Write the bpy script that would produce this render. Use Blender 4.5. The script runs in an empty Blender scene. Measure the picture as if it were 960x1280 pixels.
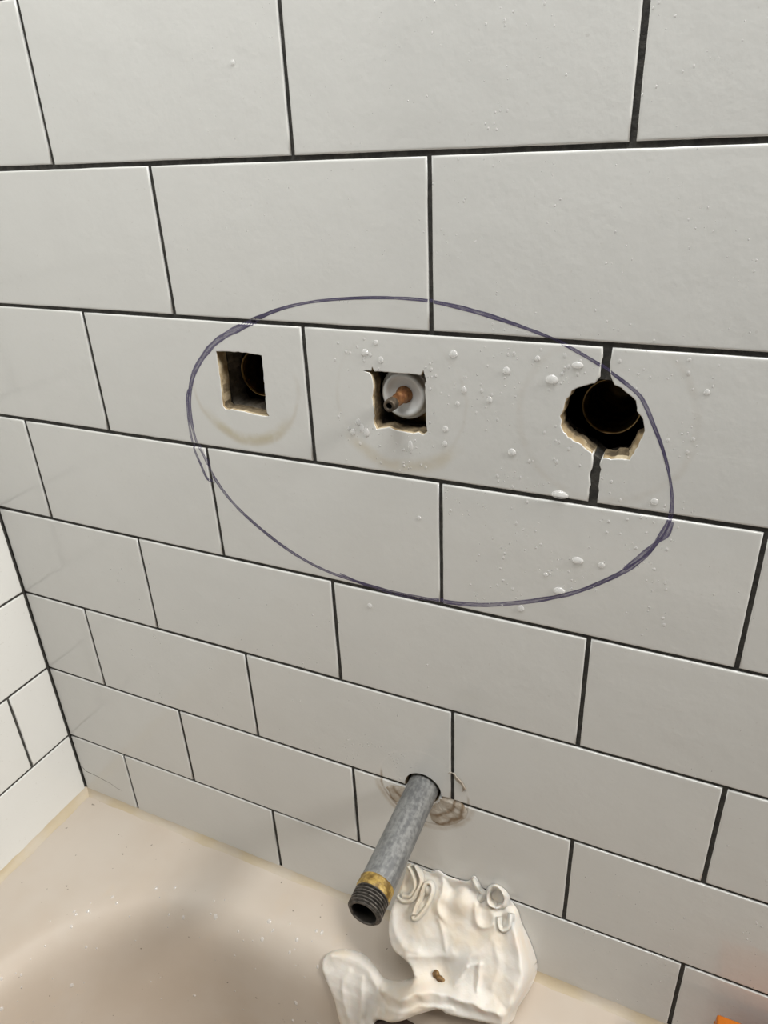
import bpy, bmesh, math, random
from mathutils import Vector, Matrix, noise
from mathutils.geometry import delaunay_2d_cdt

# ------------------------------------------------------------------ camera / world / light
SC = bpy.context.scene
COL = SC.collection
ZOFF = 1070.0                      # mm: tub deck (z=-620 in wall coordinates) stands 450 mm above the floor


def W(x, y, z):
    """wall coordinates in mm -> world metres"""
    return Vector((x * .001, y * .001, (z + ZOFF) * .001))


cam_d = bpy.data.cameras.new('camera')
cam = bpy.data.objects.new('camera', cam_d)
COL.objects.link(cam)
cam_d.sensor_fit = 'HORIZONTAL'
cam_d.sensor_width = 36.0
cam_d.lens = 913.74 / 960 * 36.0
cam_d.clip_start = .01
right = Vector((0.906671, 0.419695, -0.04248))
down = Vector((0.157169, -0.429544, -0.889264))
fwd = Vector((-0.391466, 0.799593, -0.455418))
cm = Matrix.Identity(4)
for i in range(3):
    cm[i][0], cm[i][1], cm[i][2] = right[i], -down[i], -fwd[i]
cm.translation = W(331.93, -328.35, -71.58)
cam.matrix_world = cm
SC.camera = cam

world = bpy.data.worlds.new('world')
SC.world = world
world.use_nodes = True
world.node_tree.nodes['Background'].inputs[0].default_value = (.93, .95, 1.0, 1)
world.node_tree.nodes['Background'].inputs[1].default_value = .035


def area_light(name, loc, target, size_x, size_y, power, color):
    d = bpy.data.lights.new(name, 'AREA')
    d.shape = 'RECTANGLE'
    d.size, d.size_y = size_x, size_y
    d.energy = power
    d.color = color
    o = bpy.data.objects.new(name, d)
    COL.objects.link(o)
    o.location = loc
    o.rotation_euler = (Vector(target) - Vector(loc)).to_track_quat('-Z', 'Y').to_euler()
    return o


# lamp above the shower, close to the long tiled wall
area_light('shower_lamp', (.34, -.215, 1.66), (.24, -.12, .6), .60, .26, 7.8, (.985, .985, .955))
# bathroom light beyond the far end of the tub
area_light('bathroom_light', (1.8, -.17, 1.95), (-.10, -.10, .7), .50, .30, 37, (1.0, .955, .885))

SC.view_settings.view_transform = 'Standard'
SC.view_settings.look = 'None'
SC.view_settings.exposure = 0.0
SC.view_settings.gamma = 1.0
SC.view_settings.use_curve_mapping = False

random.seed(7)


# ------------------------------------------------------------------ material helpers
def new_mat(name):
    m = bpy.data.materials.new(name)
    m.use_nodes = True
    nt = m.node_tree
    return m, nt, nt.nodes['Principled BSDF']


def nd(nt, kind, **kw):
    n = nt.nodes.new(kind)
    for k, v in kw.items():
        setattr(n, k, v)
    return n


def math_n(nt, op, a, b=None, clamp=False):
    n = nd(nt, 'ShaderNodeMath', operation=op, use_clamp=clamp)
    for i, v in enumerate((a, b)):
        if v is None:
            continue
        if isinstance(v, (int, float)):
            n.inputs[i].default_value = v
        else:
            nt.links.new(v, n.inputs[i])
    return n.outputs[0]


def maprange(nt, v, a, b, c=0., d=1., smooth=True):
    n = nd(nt, 'ShaderNodeMapRange')
    if smooth:
        n.interpolation_type = 'SMOOTHSTEP'
    nt.links.new(v, n.inputs[0])
    for i, x in enumerate((a, b, c, d)):
        n.inputs[1 + i].default_value = x
    return n.outputs[0]


def mixcol(nt, fac, a, b):
    n = nd(nt, 'ShaderNodeMix', data_type='RGBA')
    for s, v in ((0, fac), (6, a), (7, b)):
        if isinstance(v, (int, float)):
            n.inputs[s].default_value = v
        elif isinstance(v, tuple):
            n.inputs[s].default_value = (*v, 1)
        else:
            nt.links.new(v, n.inputs[s])
    return n.outputs[2]


def noise_n(nt, vec, scale, detail=3., rough=.5, out=0):
    n = nd(nt, 'ShaderNodeTexNoise')
    n.inputs['Scale'].default_value = scale
    n.inputs['Detail'].default_value = detail
    n.inputs['Roughness'].default_value = rough
    nt.links.new(vec, n.inputs['Vector'])
    return n.outputs[out]


def bump(nt, height, strength, dist, bsdf):
    b = nd(nt, 'ShaderNodeBump')
    b.inputs['Strength'].default_value = strength
    b.inputs['Distance'].default_value = dist
    nt.links.new(height, b.inputs['Height'])
    nt.links.new(b.outputs[0], bsdf.inputs['Normal'])


def pos_n(nt):
    return nd(nt, 'ShaderNodeNewGeometry').outputs['Position']


def ring_mask(nt, pos, cx, cz, r, w, wob, seed_scale, zlo, zhi):
    """faint circular residue on the wall around (cx,cz) mm; fades between zlo and zhi (mm rel. centre)"""
    c = W(cx, 0, cz)
    s = nd(nt, 'ShaderNodeVectorMath', operation='SUBTRACT')
    nt.links.new(pos, s.inputs[0])
    s.inputs[1].default_value = c
    sx = nd(nt, 'ShaderNodeSeparateXYZ')
    nt.links.new(s.outputs[0], sx.inputs[0])
    cb = nd(nt, 'ShaderNodeCombineXYZ')
    nt.links.new(sx.outputs[0], cb.inputs[0])
    nt.links.new(sx.outputs[2], cb.inputs[2])
    ln = nd(nt, 'ShaderNodeVectorMath', operation='LENGTH')
    nt.links.new(cb.outputs[0], ln.inputs[0])
    nz = noise_n(nt, pos, seed_scale, 3)
    nz = math_n(nt, 'MULTIPLY', math_n(nt, 'SUBTRACT', nz, .5), wob * .001)
    d = math_n(nt, 'ABSOLUTE', math_n(nt, 'ADD', math_n(nt, 'SUBTRACT', ln.outputs['Value'], r * .001), nz))
    m = maprange(nt, d, 0, w * .001, 1, 0)
    low = maprange(nt, sx.outputs[2], zlo * .001, zhi * .001, 1, 0)
    brk = maprange(nt, noise_n(nt, pos, 90, 3), .28, .58, .25, 1)
    return math_n(nt, 'MULTIPLY', math_n(nt, 'MULTIPLY', m, low), brk)


# ------------------------------------------------------------------ materials
def make_tile_mat():
    m, nt, b = new_mat('glazed_white_tile')
    pos = pos_n(nt)
    n1 = noise_n(nt, pos, 9, 3)
    col = mixcol(nt, n1, (.695, .70, .685), (.745, .75, .735))
    spk = maprange(nt, noise_n(nt, pos, 420, 1), .72, .78)
    col = mixcol(nt, math_n(nt, 'MULTIPLY', spk, .18), col, (.40, .37, .33))
    for (cx, cz, r, w, c, amt, zl, zh) in (
            (86, -192, 34, 5.5, (.50, .43, .25), .62, -31, -14),
            (86, -192, 36, 2.2, (.55, .50, .42), .35, -5, 12),
            (183, -192, 37, 6, (.58, .50, .34), .42, -30, -18),
            (183, -192, 36, 1.8, (.60, .57, .52), .25, 10, 40),
            (286, -192, 40, 3, (.60, .57, .52), .30, 20, 50),
            (191, -467, 32, 1.8, (.25, .17, .09), .7, 0, 9),
            (191, -467, 35, 3.5, (.42, .34, .24), .5, -10, 4),
            (191, -467, 33, 1.4, (.82, .81, .79), .3, 60, 80)):
        k = ring_mask(nt, pos, cx, cz, r, w, 5, 60, zl, zh)
        col = mixcol(nt, math_n(nt, 'MULTIPLY', k, amt), col, c)
    nt.links.new(col, b.inputs['Base Color'])
    rg = maprange(nt, noise_n(nt, pos, 30, 4), .3, .7, .07, .13)
    nt.links.new(rg, b.inputs['Roughness'])
    b.inputs['IOR'].default_value = 1.5
    h = math_n(nt, 'ADD', math_n(nt, 'MULTIPLY', noise_n(nt, pos, 45, 2), 1.0),
               math_n(nt, 'MULTIPLY', noise_n(nt, pos, 330, 2), .25))
    bump(nt, h, .25, .0012, b)
    return m


def simple(name, c0, c1, scale, rough, metal=0., bs=.0, bd=.001, bscale=None, detail=4):
    m, nt, b = new_mat(name)
    pos = pos_n(nt)
    f = maprange(nt, noise_n(nt, pos, scale, detail), .33, .67)
    nt.links.new(mixcol(nt, f, c0, c1), b.inputs['Base Color'])
    b.inputs['Roughness'].default_value = rough
    b.inputs['Metallic'].default_value = metal
    if bs:
        bump(nt, noise_n(nt, pos, bscale or scale * 3, 5), bs, bd, b)
    return m


M_TILE = make_tile_mat()
M_GROUT = simple('dark_grout', (.030, .029, .027), (.062, .059, .053), 240, .85, 0, .6, .0008, 600)
M_BISQUE = simple('tile_bisque', (.30, .22, .12), (.57, .48, .33), 150, .9, 0, .6, .001, 500)
M_DIRTY = simple('dirty_tile_edge', (.10, .075, .045), (.30, .23, .14), 190, .95, 0, .7, .001, 500)
M_MORTAR = simple('mortar_bed', (.10, .085, .065), (.24, .21, .17), 110, .95, 0, .8, .002, 300)
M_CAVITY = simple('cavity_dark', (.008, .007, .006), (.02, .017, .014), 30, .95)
M_BRASS = simple('tarnished_brass', (.10, .055, .018), (.30, .19, .07), 120, .38, .9, .2, .0004, 500)
M_BRASSRIM = simple('worn_brass_rim', (.42, .27, .10), (.66, .47, .22), 150, .35, .9, .2, .0004, 500)
M_RUST = simple('rusty_brass_stem', (.12, .045, .013), (.27, .13, .048), 300, .5, .45, .5, .0006, 700)
M_STEMEND = simple('grey_stem_end', (.045, .035, .026), (.11, .085, .06), 300, .5, .5, .4, .0005, 700)
M_BLACK = simple('dark_bore', (.006, .005, .004), (.02, .015, .01), 120, .8)
M_WHITEPL = simple('white_plastic', (.60, .62, .62), (.68, .69, .69), 60, .32)
M_GALV = None
M_ROT = simple('oxidised_thread', (.055, .05, .045), (.15, .135, .12), 300, .5, .7, .4, .0005, 800)
M_DOPE = simple('yellow_thread_sealant', (.13, .075, .014), (.40, .27, .07), 230, .45, .1, .6, .0008, 500)
M_CAULK = simple('aged_caulk', (.49, .41, .285), (.52, .465, .39), 26, .5, 0, .35, .001, 160)
M_ORANGE = simple('orange_plastic', (.46, .12, .006), (.52, .15, .01), 20, .35)
M_DEBRIS = simple('brown_debris', (.10, .05, .015), (.26, .15, .05), 300, .6, 0, .6, .001, 600)
M_BRONZE = simple('dark_bronze', (.03, .02, .018), (.07, .05, .042), 80, .4, .6)
M_FLOOR = simple('floor_tile', (.35, .34, .33), (.42, .41, .40), 8, .5)


def make_galv():
    m, nt, b = new_mat('galvanised_steel')
    pos = pos_n(nt)
    mp = nd(nt, 'ShaderNodeMapping')
    mp.inputs['Scale'].default_value = (1, .18, 1)
    nt.links.new(pos, mp.inputs[0])
    st = noise_n(nt, mp.outputs[0], 260, 4, .6)
    sp = noise_n(nt, pos, 420, 2)
    f = maprange(nt, math_n(nt, 'ADD', math_n(nt, 'MULTIPLY', st, .6), math_n(nt, 'MULTIPLY', sp, .4)), .36, .64)
    nt.links.new(mixcol(nt, f, (.17, .175, .18), (.31, .315, .31)), b.inputs['Base Color'])
    b.inputs['Metallic'].default_value = .55
    nt.links.new(maprange(nt, sp, .3, .7, .42, .6), b.inputs['Roughness'])
    bump(nt, st, .25, .0006, b)
    return m


M_GALV = make_galv()


def make_tub_mat():
    m, nt, b = new_mat('enamel_tub')
    pos = pos_n(nt)
    f = maprange(nt, noise_n(nt, pos, 7, 4, .6), .35, .65)
    col = mixcol(nt, f, (.50, .43, .36), (.54, .485, .425))
    st = maprange(nt, noise_n(nt, pos, 34, 4, .65), .60, .75)
    col = mixcol(nt, math_n(nt, 'MULTIPLY', st, .22), col, (.56, .45, .33))
    sk = maprange(nt, noise_n(nt, pos, 230, 1), .775, .80)
    col = mixcol(nt, math_n(nt, 'MULTIPLY', sk, .7), col, (.10, .08, .06))
    nt.links.new(col, b.inputs['Base Color'])
    b.inputs['Roughness'].default_value = .48
    bump(nt, noise_n(nt, pos, 60, 3), .12, .001, b)
    return m


M_TUB = make_tub_mat()


def make_cloth_mat():
    m, nt, b = new_mat('wet_white_cloth')
    pos = pos_n(nt)
    f = maprange(nt, noise_n(nt, pos, 26, 4, .55), .40, .68)
    col = mixcol(nt, f, (.74, .71, .665), (.72, .635, .52))
    f2 = maprange(nt, noise_n(nt, pos, 48, 2), .58, .72)
    col = mixcol(nt, math_n(nt, 'MULTIPLY', f2, .4), col, (.74, .61, .51))
    nt.links.new(col, b.inputs['Base Color'])
    b.inputs['Roughness'].default_value = .6
    b.inputs['Subsurface Weight'].default_value = .4
    b.inputs['Subsurface Radius'].default_value = (1, .7, .5)
    b.inputs['Subsurface Scale'].default_value = .006
    h = math_n(nt, 'ADD', noise_n(nt, pos, 170, 5, .6), math_n(nt, 'MULTIPLY', noise_n(nt, pos, 900, 2), .2))
    bump(nt, h, .18, .0015, b)
    return m


M_CLOTH = make_cloth_mat()


def make_drop_mat():
    m = bpy.data.materials.new('clear_water')
    m.use_nodes = True
    nt = m.node_tree
    nt.nodes.clear()
    out = nd(nt, 'ShaderNodeOutputMaterial')
    tr = nd(nt, 'ShaderNodeBsdfTransparent')
    tr.inputs[0].default_value = (.97, .97, .97, 1)
    gl = nd(nt, 'ShaderNodeBsdfGlossy')
    gl.inputs['Roughness'].default_value = .12
    lw = nd(nt, 'ShaderNodeLayerWeight')
    lw.inputs[0].default_value = .5
    fc = math_n(nt, 'ADD', math_n(nt, 'MULTIPLY', math_n(nt, 'POWER', lw.outputs['Facing'], 4.), .25), .03)
    nz = noise_n(nt, pos_n(nt), 300, 1)
    df = nd(nt, 'ShaderNodeBsdfDiffuse')
    df.inputs[0].default_value = (.97, .97, .97, 1)
    m0 = nd(nt, 'ShaderNodeMixShader')
    m0.inputs[0].default_value = .34
    nt.links.new(tr.outputs[0], m0.inputs[1])
    nt.links.new(df.outputs[0], m0.inputs[2])
    mx = nd(nt, 'ShaderNodeMixShader')
    nt.links.new(math_n(nt, 'ADD', fc, math_n(nt, 'MULTIPLY', nz, .03), True), mx.inputs[0])
    nt.links.new(m0.outputs[0], mx.inputs[1])
    nt.links.new(gl.outputs[0], mx.inputs[2])
    nt.links.new(mx.outputs[0], out.inputs[0])
    return m


M_DROP = make_drop_mat()


def make_ink_mat():
    m = bpy.data.materials.new('purple_marker_ink')
    m.use_nodes = True
    nt = m.node_tree
    b = nt.nodes['Principled BSDF']
    uv = nd(nt, 'ShaderNodeUVMap')
    sx = nd(nt, 'ShaderNodeSeparateXYZ')
    nt.links.new(uv.outputs[0], sx.inputs[0])
    edge = math_n(nt, 'ABSOLUTE', math_n(nt, 'SUBTRACT', sx.outputs[1], .5))
    mp = nd(nt, 'ShaderNodeMapping')
    mp.inputs['Scale'].default_value = (.35, 7, 1)
    nt.links.new(uv.outputs[0], mp.inputs[0])
    st = noise_n(nt, mp.outputs[0], 1.0, 4, .6)
    br = noise_n(nt, pos_n(nt), 28, 2)
    dens = math_n(nt, 'ADD', math_n(nt, 'MULTIPLY', st, .9), math_n(nt, 'MULTIPLY', br, .9))
    dens = math_n(nt, 'ADD', dens, math_n(nt, 'MULTIPLY', edge, .5))
    alpha = maprange(nt, dens, .62, 1.25, .30, .97)
    nt.links.new(mixcol(nt, maprange(nt, dens, .8, 1.3), (.15, .13, .25), (.042, .034, .085)), b.inputs['Base Color'])
    b.inputs['Roughness'].default_value = .35
    fade = maprange(nt, edge, .40, .5, 1, 0)
    nt.links.new(math_n(nt, 'MULTIPLY', alpha, fade), b.inputs['Alpha'])
    return m


M_INK = make_ink_mat()


# ------------------------------------------------------------------ mesh helpers
def link(name, me, mats, parent=None, smooth=True):
    o = bpy.data.objects.new(name, me)
    COL.objects.link(o)
    for m in (mats if isinstance(mats, (list, tuple)) else [mats]):
        me.materials.append(m)
    if smooth:
        for p in me.polygons:
            p.use_smooth = True
    if parent:
        o.parent = parent
        o.matrix_parent_inverse = parent.matrix_world.inverted()
    return o


def mesh(name, vs, fs, mats, parent=None, midx=None, smooth=True, flip=False, origin=None):
    """vs in world metres; origin: point that becomes the object's own origin"""
    me = bpy.data.meshes.new(name)
    org = Vector(origin) if origin is not None else Vector((0, 0, 0))
    vs = [Vector(v) - org for v in vs]
    if flip:
        fs = [tuple(reversed(f)) for f in fs]
    me.from_pydata(vs, [], fs)
    if midx:
        for p, k in zip(me.polygons, midx):
            p.material_index = k
    o = link(name, me, mats, None, smooth)
    o.location = org
    if parent:
        o.parent = parent
        o.matrix_parent_inverse = Matrix.Translation(parent.location).inverted()
    return o


def tag(o, label=None, cat=None, group=None, kind=None):
    for k, v in (('label', label), ('category', cat), ('group', group), ('kind', kind)):
        if v:
            o[k] = v
    return o


def empty(name, loc, label, cat, group=None):
    o = bpy.data.objects.new(name, None)
    o.empty_display_size = .02
    COL.objects.link(o)
    o.location = loc
    return tag(o, label, cat, group)


def inside(pt, poly):
    x, y = pt
    c = False
    j = len(poly) - 1
    for i in range(len(poly)):
        xi, yi = poly[i]
        xj, yj = poly[j]
        if (yi > y) != (yj > y) and x < (xj - xi) * (y - yi) / (yj - yi) + xi:
            c = not c
        j = i
    return c


def poly_dist(pt, poly, closed=True):
    best = 1e9
    n = len(poly)
    px, py = pt
    for i in range(n if closed else n - 1):
        ax, ay = poly[i]
        bx, by = poly[(i + 1) % n]
        dx, dy = bx - ax, by - ay
        l2 = dx * dx + dy * dy
        t = 0 if l2 == 0 else max(0, min(1, ((px - ax) * dx + (py - ay) * dy) / l2))
        d = math.hypot(px - ax - t * dx, py - ay - t * dy)
        if d < best:
            best = d
    return best


def fill(loops):
    """triangles (indices into concatenated loops) filling loops[0] minus loops[1:]"""
    pts, edges = [], []
    for lp in loops:
        b = len(pts)
        pts += [Vector(q) for q in lp]
        edges += [(b + i, b + (i + 1) % len(lp)) for i in range(len(lp))]
    v, e, f, ov, oe, of = delaunay_2d_cdt(pts, edges, [], 0, 1e-5)
    res = []
    for t in f:
        src = []
        for k in t:
            if not ov[k]:
                break
            src.append(ov[k][0])
        if len(src) != len(t):
            continue
        c = sum((v[k] for k in t), Vector((0, 0))) / len(t)
        if inside(c, loops[0]) and not any(inside(c, h) for h in loops[1:]):
            a, b2, c2 = (pts[src[0]], pts[src[1]], pts[src[2]])
            if (b2 - a).cross(c2 - a) < 0:
                src.reverse()
            res.append(tuple(src))
    return res


def lathe(prof, centre, segs=40, parent=None, name='part', mat=None, tip=(0, 0), org=None, jit=0, close_end=False):
    """prof: (y_mm, radius_mm) list, turned about an axis along y through (x,z) centre mm.
    tip: sideways lean (dx, dz) per mm of -y"""
    vs, fs = [], []
    for (y, r) in prof:
        for s in range(segs):
            a = 2 * math.pi * s / segs
            rr = r + random.uniform(-jit, jit)
            vs.append(W(centre[0] - tip[0] * y + rr * math.cos(a), y, centre[1] - tip[1] * y + rr * math.sin(a)))
    for k in range(len(prof) - 1):
        for s in range(segs):
            t = (s + 1) % segs
            fs.append((k * segs + s, k * segs + t, (k + 1) * segs + t, (k + 1) * segs + s))
    if close_end:
        fs.append(tuple((len(prof) - 1) * segs + s for s in range(segs)))
    return mesh(name, vs, fs, mat, parent, origin=org)


# ------------------------------------------------------------------ setting: wall layout
P, L, G = 78.25, 154.5, 2.3        # tile pitches and joint width, mm
XC = -161.0                        # the inside corner
XR, ZT = 1000.0, 4 * P             # how far the walls go on
TH = 8.0                           # tile thickness
GD = 1.15                          # joints lie this far back
JOINTS = {0: [-22.1, 132.2, 285.8], 1: [45.3, 201.1], 2: [-25.3, 128.8, 284.0],
          3: [-103.6, 51.9, 205.1, 360.7], 4: [-21.5, 133.3, 289.0], 5: [-96.0, 56.7, 212.0, 368.0],
          6: [-19.3, 136.4, 291.6], 7: [-97.4, 58.4, 213.0, 367.8]}
for k in (-1, -3):
    JOINTS[k] = [52.0, 206.5]
for k in (-2, -4):
    JOINTS[k] = [-23.0, 131.5]
for k in JOINTS:
    js = JOINTS[k]
    while js[0] - L > XC + 12:
        js.insert(0, js[0] - L)
    while js[-1] + L < XR - 12:
        js.append(js[-1] + L)

H1 = [(70.8, -174.3), (86.1, -173.9), (98.7, -174.3), (101.3, -174.5), (101.3, -178.1), (100.5, -195.5), (99.9, -207.3),
      (101.5, -209.8), (96.8, -210.1), (84.3, -209.0), (76.0, -208.5), (71.4, -208.9), (70.0, -207.1), (70.5, -194.5)]
H2 = [(162.7, -177.9), (167.7, -177.7), (168.3, -175.4), (169.3, -177.8), (181.7, -177.6), (192.6, -177.5), (195.2, -177.7),
      (196.5, -175.1), (197.3, -177.9), (198.2, -180.3), (197.3, -182.0), (197.5, -192.4), (197.5, -203.2), (198.1, -207.5),
      (195.9, -209.5), (193.2, -208.1), (190.5, -209.3), (185.0, -209.1), (179.6, -208.4), (176.4, -207.5), (168.8, -209.6),
      (167.6, -205.8), (168.2, -202.1), (167.4, -192.1), (168.6, -185.9), (167.7, -180.6), (166.6, -179.0)]
H3L = [(283.2, -208.7), (278.9, -206.5), (276.5, -204.3), (273.8, -203.5), (269.9, -201.5), (267.5, -199.0), (266.0, -196.0),
       (266.3, -193.5), (265.3, -191.3), (266.7, -188.0), (267.2, -184.4), (269.2, -181.1), (269.7, -178.8), (272.7, -176.8),
       (277.0, -175.1), (280.1, -174.1), (282.5, -173.5)]
H3R = [(285.7, -173.5), (288.5, -174.0), (291.8, -175.2), (295.1, -177.8), (298.5, -180.5), (299.4, -185.2), (302.5, -188.7),
       (303.8, -194.2), (302.1, -200.2), (300.5, -205.2), (298.8, -209.0), (292.0, -209.5), (285.3, -210.1)]
PX, PZ = 190.5, -467.0             # where the spout pipe leaves the wall


def dense(poly, step, closed=True, wob=0.):
    out = []
    n = len(poly)
    for i in range(n if closed else n - 1):
        a, b = Vector(poly[i]), Vector(poly[(i + 1) % n])
        k = max(1, int((b - a).length / step))
        for j in range(k):
            q = a.lerp(b, j / k)
            if wob and (j or closed):
                q = q + Vector((random.uniform(-wob, wob), random.uniform(-wob, wob)))
            out.append((q.x, q.y))
    if not closed:
        out.append(tuple(poly[-1]))
    return out


def back_map(u, v, d):
    return W(u, d, v)


def left_map(u, v, d):
    return W(XC - d, -u, v)


PROF_G = [(0, TH), (0, 1.5), (.10, .36), (.38, .09), (.9, .015), (1.5, 0)]


def chip_prof(s):
    return [(-s, TH), (-.8 * s, 4.5), (-.5 * s, 1.8), (-.05, .25), (.12, 0), (.5, 0)]


def tile(wall, fmap, flip, u0, u1, v0, v1, holes=(), notch=None, rag=None):
    """one glazed tile. holes: closed loops inside it; notch=(side, polyline in travel order, chip);
    rag=(side, amount): a side with a broken, ragged edge"""
    out, nrm, prof = [], [], []

    def side(a, b, n, nm):
        a, b = Vector(a), Vector(b)
        ln = (b - a).length
        amp = .13
        k = max(2, int(ln / 9))
        if rag and rag[0] == nm:
            amp = rag[1]
            k = int(ln / 2.2)
        pts = []
        for j in range(k):
            q = a.lerp(b, j / k)
            if j and not 3.2 < ln * j / k < ln - 3.2:
                continue
            if j:
                w = noise.noise(Vector((q.x * .09, q.y * .09, u0 * .01))) * amp * 1.1 + random.uniform(-amp, amp) * .45
                q = q + Vector(n) * w
            pts.append((q, Vector(n), PROF_G))
        if notch and notch[0] == nm:
            pl = [Vector(q) for q in notch[1]]
            t0 = (pl[0] - a).dot(b - a) / ln
            t1 = (pl[-1] - a).dot(b - a) / ln
            keep0 = [q for q in pts if (q[0] - a).dot(b - a) / ln < t0 - 1.0]
            keep1 = [q for q in pts if (q[0] - a).dot(b - a) / ln > t1 + 1.0]
            mid = []
            for j, q in enumerate(pl):
                d = (pl[min(j + 1, len(pl) - 1)] - pl[max(j - 1, 0)]).normalized()
                s = notch[2](q) if callable(notch[2]) else notch[2]
                mid.append((q, Vector((-d.y, d.x)), chip_prof(s)))
            pts = keep0 + mid + keep1
        pts[0] = (pts[0][0], None, PROF_G) if not (notch and notch[0] == nm and False) else pts[0]
        return pts

    S = side((u0, v0), (u1, v0), (0, 1), 'bottom')
    E_ = side((u1, v0), (u1, v1), (-1, 0), 'right')
    N = side((u1, v1), (u0, v1), (0, -1), 'top')
    Wt = side((u0, v1), (u0, v0), (1, 0), 'left')
    cn = {0: (1, 1), 1: (-1, 1), 2: (-1, -1), 3: (1, -1)}
    ring = []
    for i, s in enumerate((S, E_, N, Wt)):
        for j, (q, n, pf) in enumerate(s):
            if n is None:
                n = Vector(cn[i])
            ring.append((q, n, pf))
    loops = [ring]
    for h in holes:
        hp = h['loop']
        area = sum(hp[i][0] * hp[(i + 1) % len(hp)][1] - hp[(i + 1) % len(hp)][0] * hp[i][1] for i in range(len(hp)))
        if area > 0:
            hp = hp[::-1]          # clockwise, material on the left
        lp = []
        for j in range(len(hp)):
            d = (Vector(hp[(j + 1) % len(hp)]) - Vector(hp[j - 1])).normalized()
            q = Vector(hp[j])
            s = h['chip'](q) if callable(h['chip']) else h['chip']
            lp.append((q, Vector((-d.y, d.x)), chip_prof(s)))
        loops.append(lp)
    vs, fs, mi = [], [], []
    tops = []
    off = []
    for li, lp in enumerate(loops):
        base = len(vs)
        m = len(lp)
        lp_dirt = holes[li - 1].get('dirt', 0) if li else 1
        for k in range(6):
            for (q, n, pf) in lp:
                i, d = pf[k]
                w = q + n * i
                vs.append(fmap(w.x, w.y, d))
        for k in range(5):
            for j in range(m):
                t = (j + 1) % m
                fs.append((base + k * m + j, base + k * m + t, base + (k + 1) * m + t, base + (k + 1) * m + j))
                chipped = lp[j][2] is not PROF_G and lp[t][2] is not PROF_G
                low = chipped and k <= 1 and (lp[j][0].y < -205.5 or noise.noise(Vector((lp[j][0].x * .35, lp[j][0].y * .35, 2))) > .22)
                mi.append(2 if ((chipped and k < lp_dirt) or low) else 1 if (k == 0 or (chipped and k <= 2)) else 0)
        tops.append([((q + n * pf[5][0]).x, (q + n * pf[5][0]).y) for (q, n, pf) in lp])
        off += [base + 5 * m + j for j in range(m)]
    for t in fill(tops):
        fs.append(tuple(off[k] for k in t))
        mi.append(0)
    o = mesh('tile', vs, fs, [M_TILE, M_BISQUE, M_DIRTY], wall, mi, True, flip, origin=fmap((u0 + u1) / 2, (v0 + v1) / 2, TH))
    return o


def slab(name, fmap, outer, holes, d0, d1, mat, parent=None, flip=False):
    loops = [outer] + holes
    vs, fs = [], []
    cat = [q for lp in loops for q in lp]
    n = len(cat)
    vs += [fmap(q[0], q[1], d0) for q in cat] + [fmap(q[0], q[1], d1) for q in cat]
    tri = fill(loops)
    fs += tri
    fs += [tuple(n + k for k in reversed(t)) for t in tri]
    b = 0
    for li, lp in enumerate(loops):
        m = len(lp)
        for j in range(m):
            t = (j + 1) % m
            f = (b + j, n + b + j, n + b + t, b + t)
            fs.append(f if li == 0 else f)
        b += m
    return mesh(name, vs, fs, mat, parent, None, False, flip)


def circle(cx, cz, r, n=28, wob=0.):
    return [(cx + (r + random.uniform(-wob, wob)) * math.cos(2 * math.pi * i / n),
             cz + (r + random.uniform(-wob, wob)) * math.sin(2 * math.pi * i / n)) for i in range(n)]


def grow(poly, g, wob=0.):
    c = Vector((sum(q[0] for q in poly) / len(poly), sum(q[1] for q in poly) / len(poly)))
    res = []
    for q in poly:
        d = Vector(q) - c
        w = c + d * ((d.length + g + random.uniform(-wob, wob)) / d.length)
        res.append((w.x, w.y))
    return res


H1d, H2d = dense(H1, 2.2, True, .26), dense(H2, 1.8, True, .14)
H3Ld, H3Rd = dense(H3L, 1.3, False, .42), dense(H3R, 1.5, False, .32)
H3 = H3Ld + H3Rd
ZB = -8 * P                         # foot of the wall tiles
rect_b = [(XC - 12, ZB - 4), (XR, ZB - 4), (XR, ZT), (XC - 12, ZT)]
wall_back = slab('wall_back', back_map, rect_b, [grow(H1d, 1.2, .3), grow(H2d, 1.3, .3), grow(H3, .9, .4), circle(PX, PZ, 14.2, 28, .3)],
                 GD, TH + 3, M_GROUT)
tag(wall_back, 'white subway tile wall with dark grout and three valve holes', 'wall', None, 'structure')
slab('mortar_bed', back_map, rect_b, [grow(H1d, 1.5, .6), grow(H2d, 2.0, .6), grow(H3, 4.5, 1.0), circle(PX, PZ, 16, 28, .5)],
     TH + 3, 26, M_MORTAR, wall_back)
# stud cavity behind the mortar: an open-fronted dark box
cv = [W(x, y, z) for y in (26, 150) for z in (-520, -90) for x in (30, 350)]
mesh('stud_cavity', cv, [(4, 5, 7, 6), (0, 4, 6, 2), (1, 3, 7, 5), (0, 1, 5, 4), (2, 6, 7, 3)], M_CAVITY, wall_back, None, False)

EDGES = []                          # tile rectangles of the back wall, used to lay ink and water on the surface


def chip_hole3(q):
    if q.y < -196:
        return 2.6 if q.x > 292 else 1.4
    if q.x < 272:
        return .7
    return .2


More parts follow.
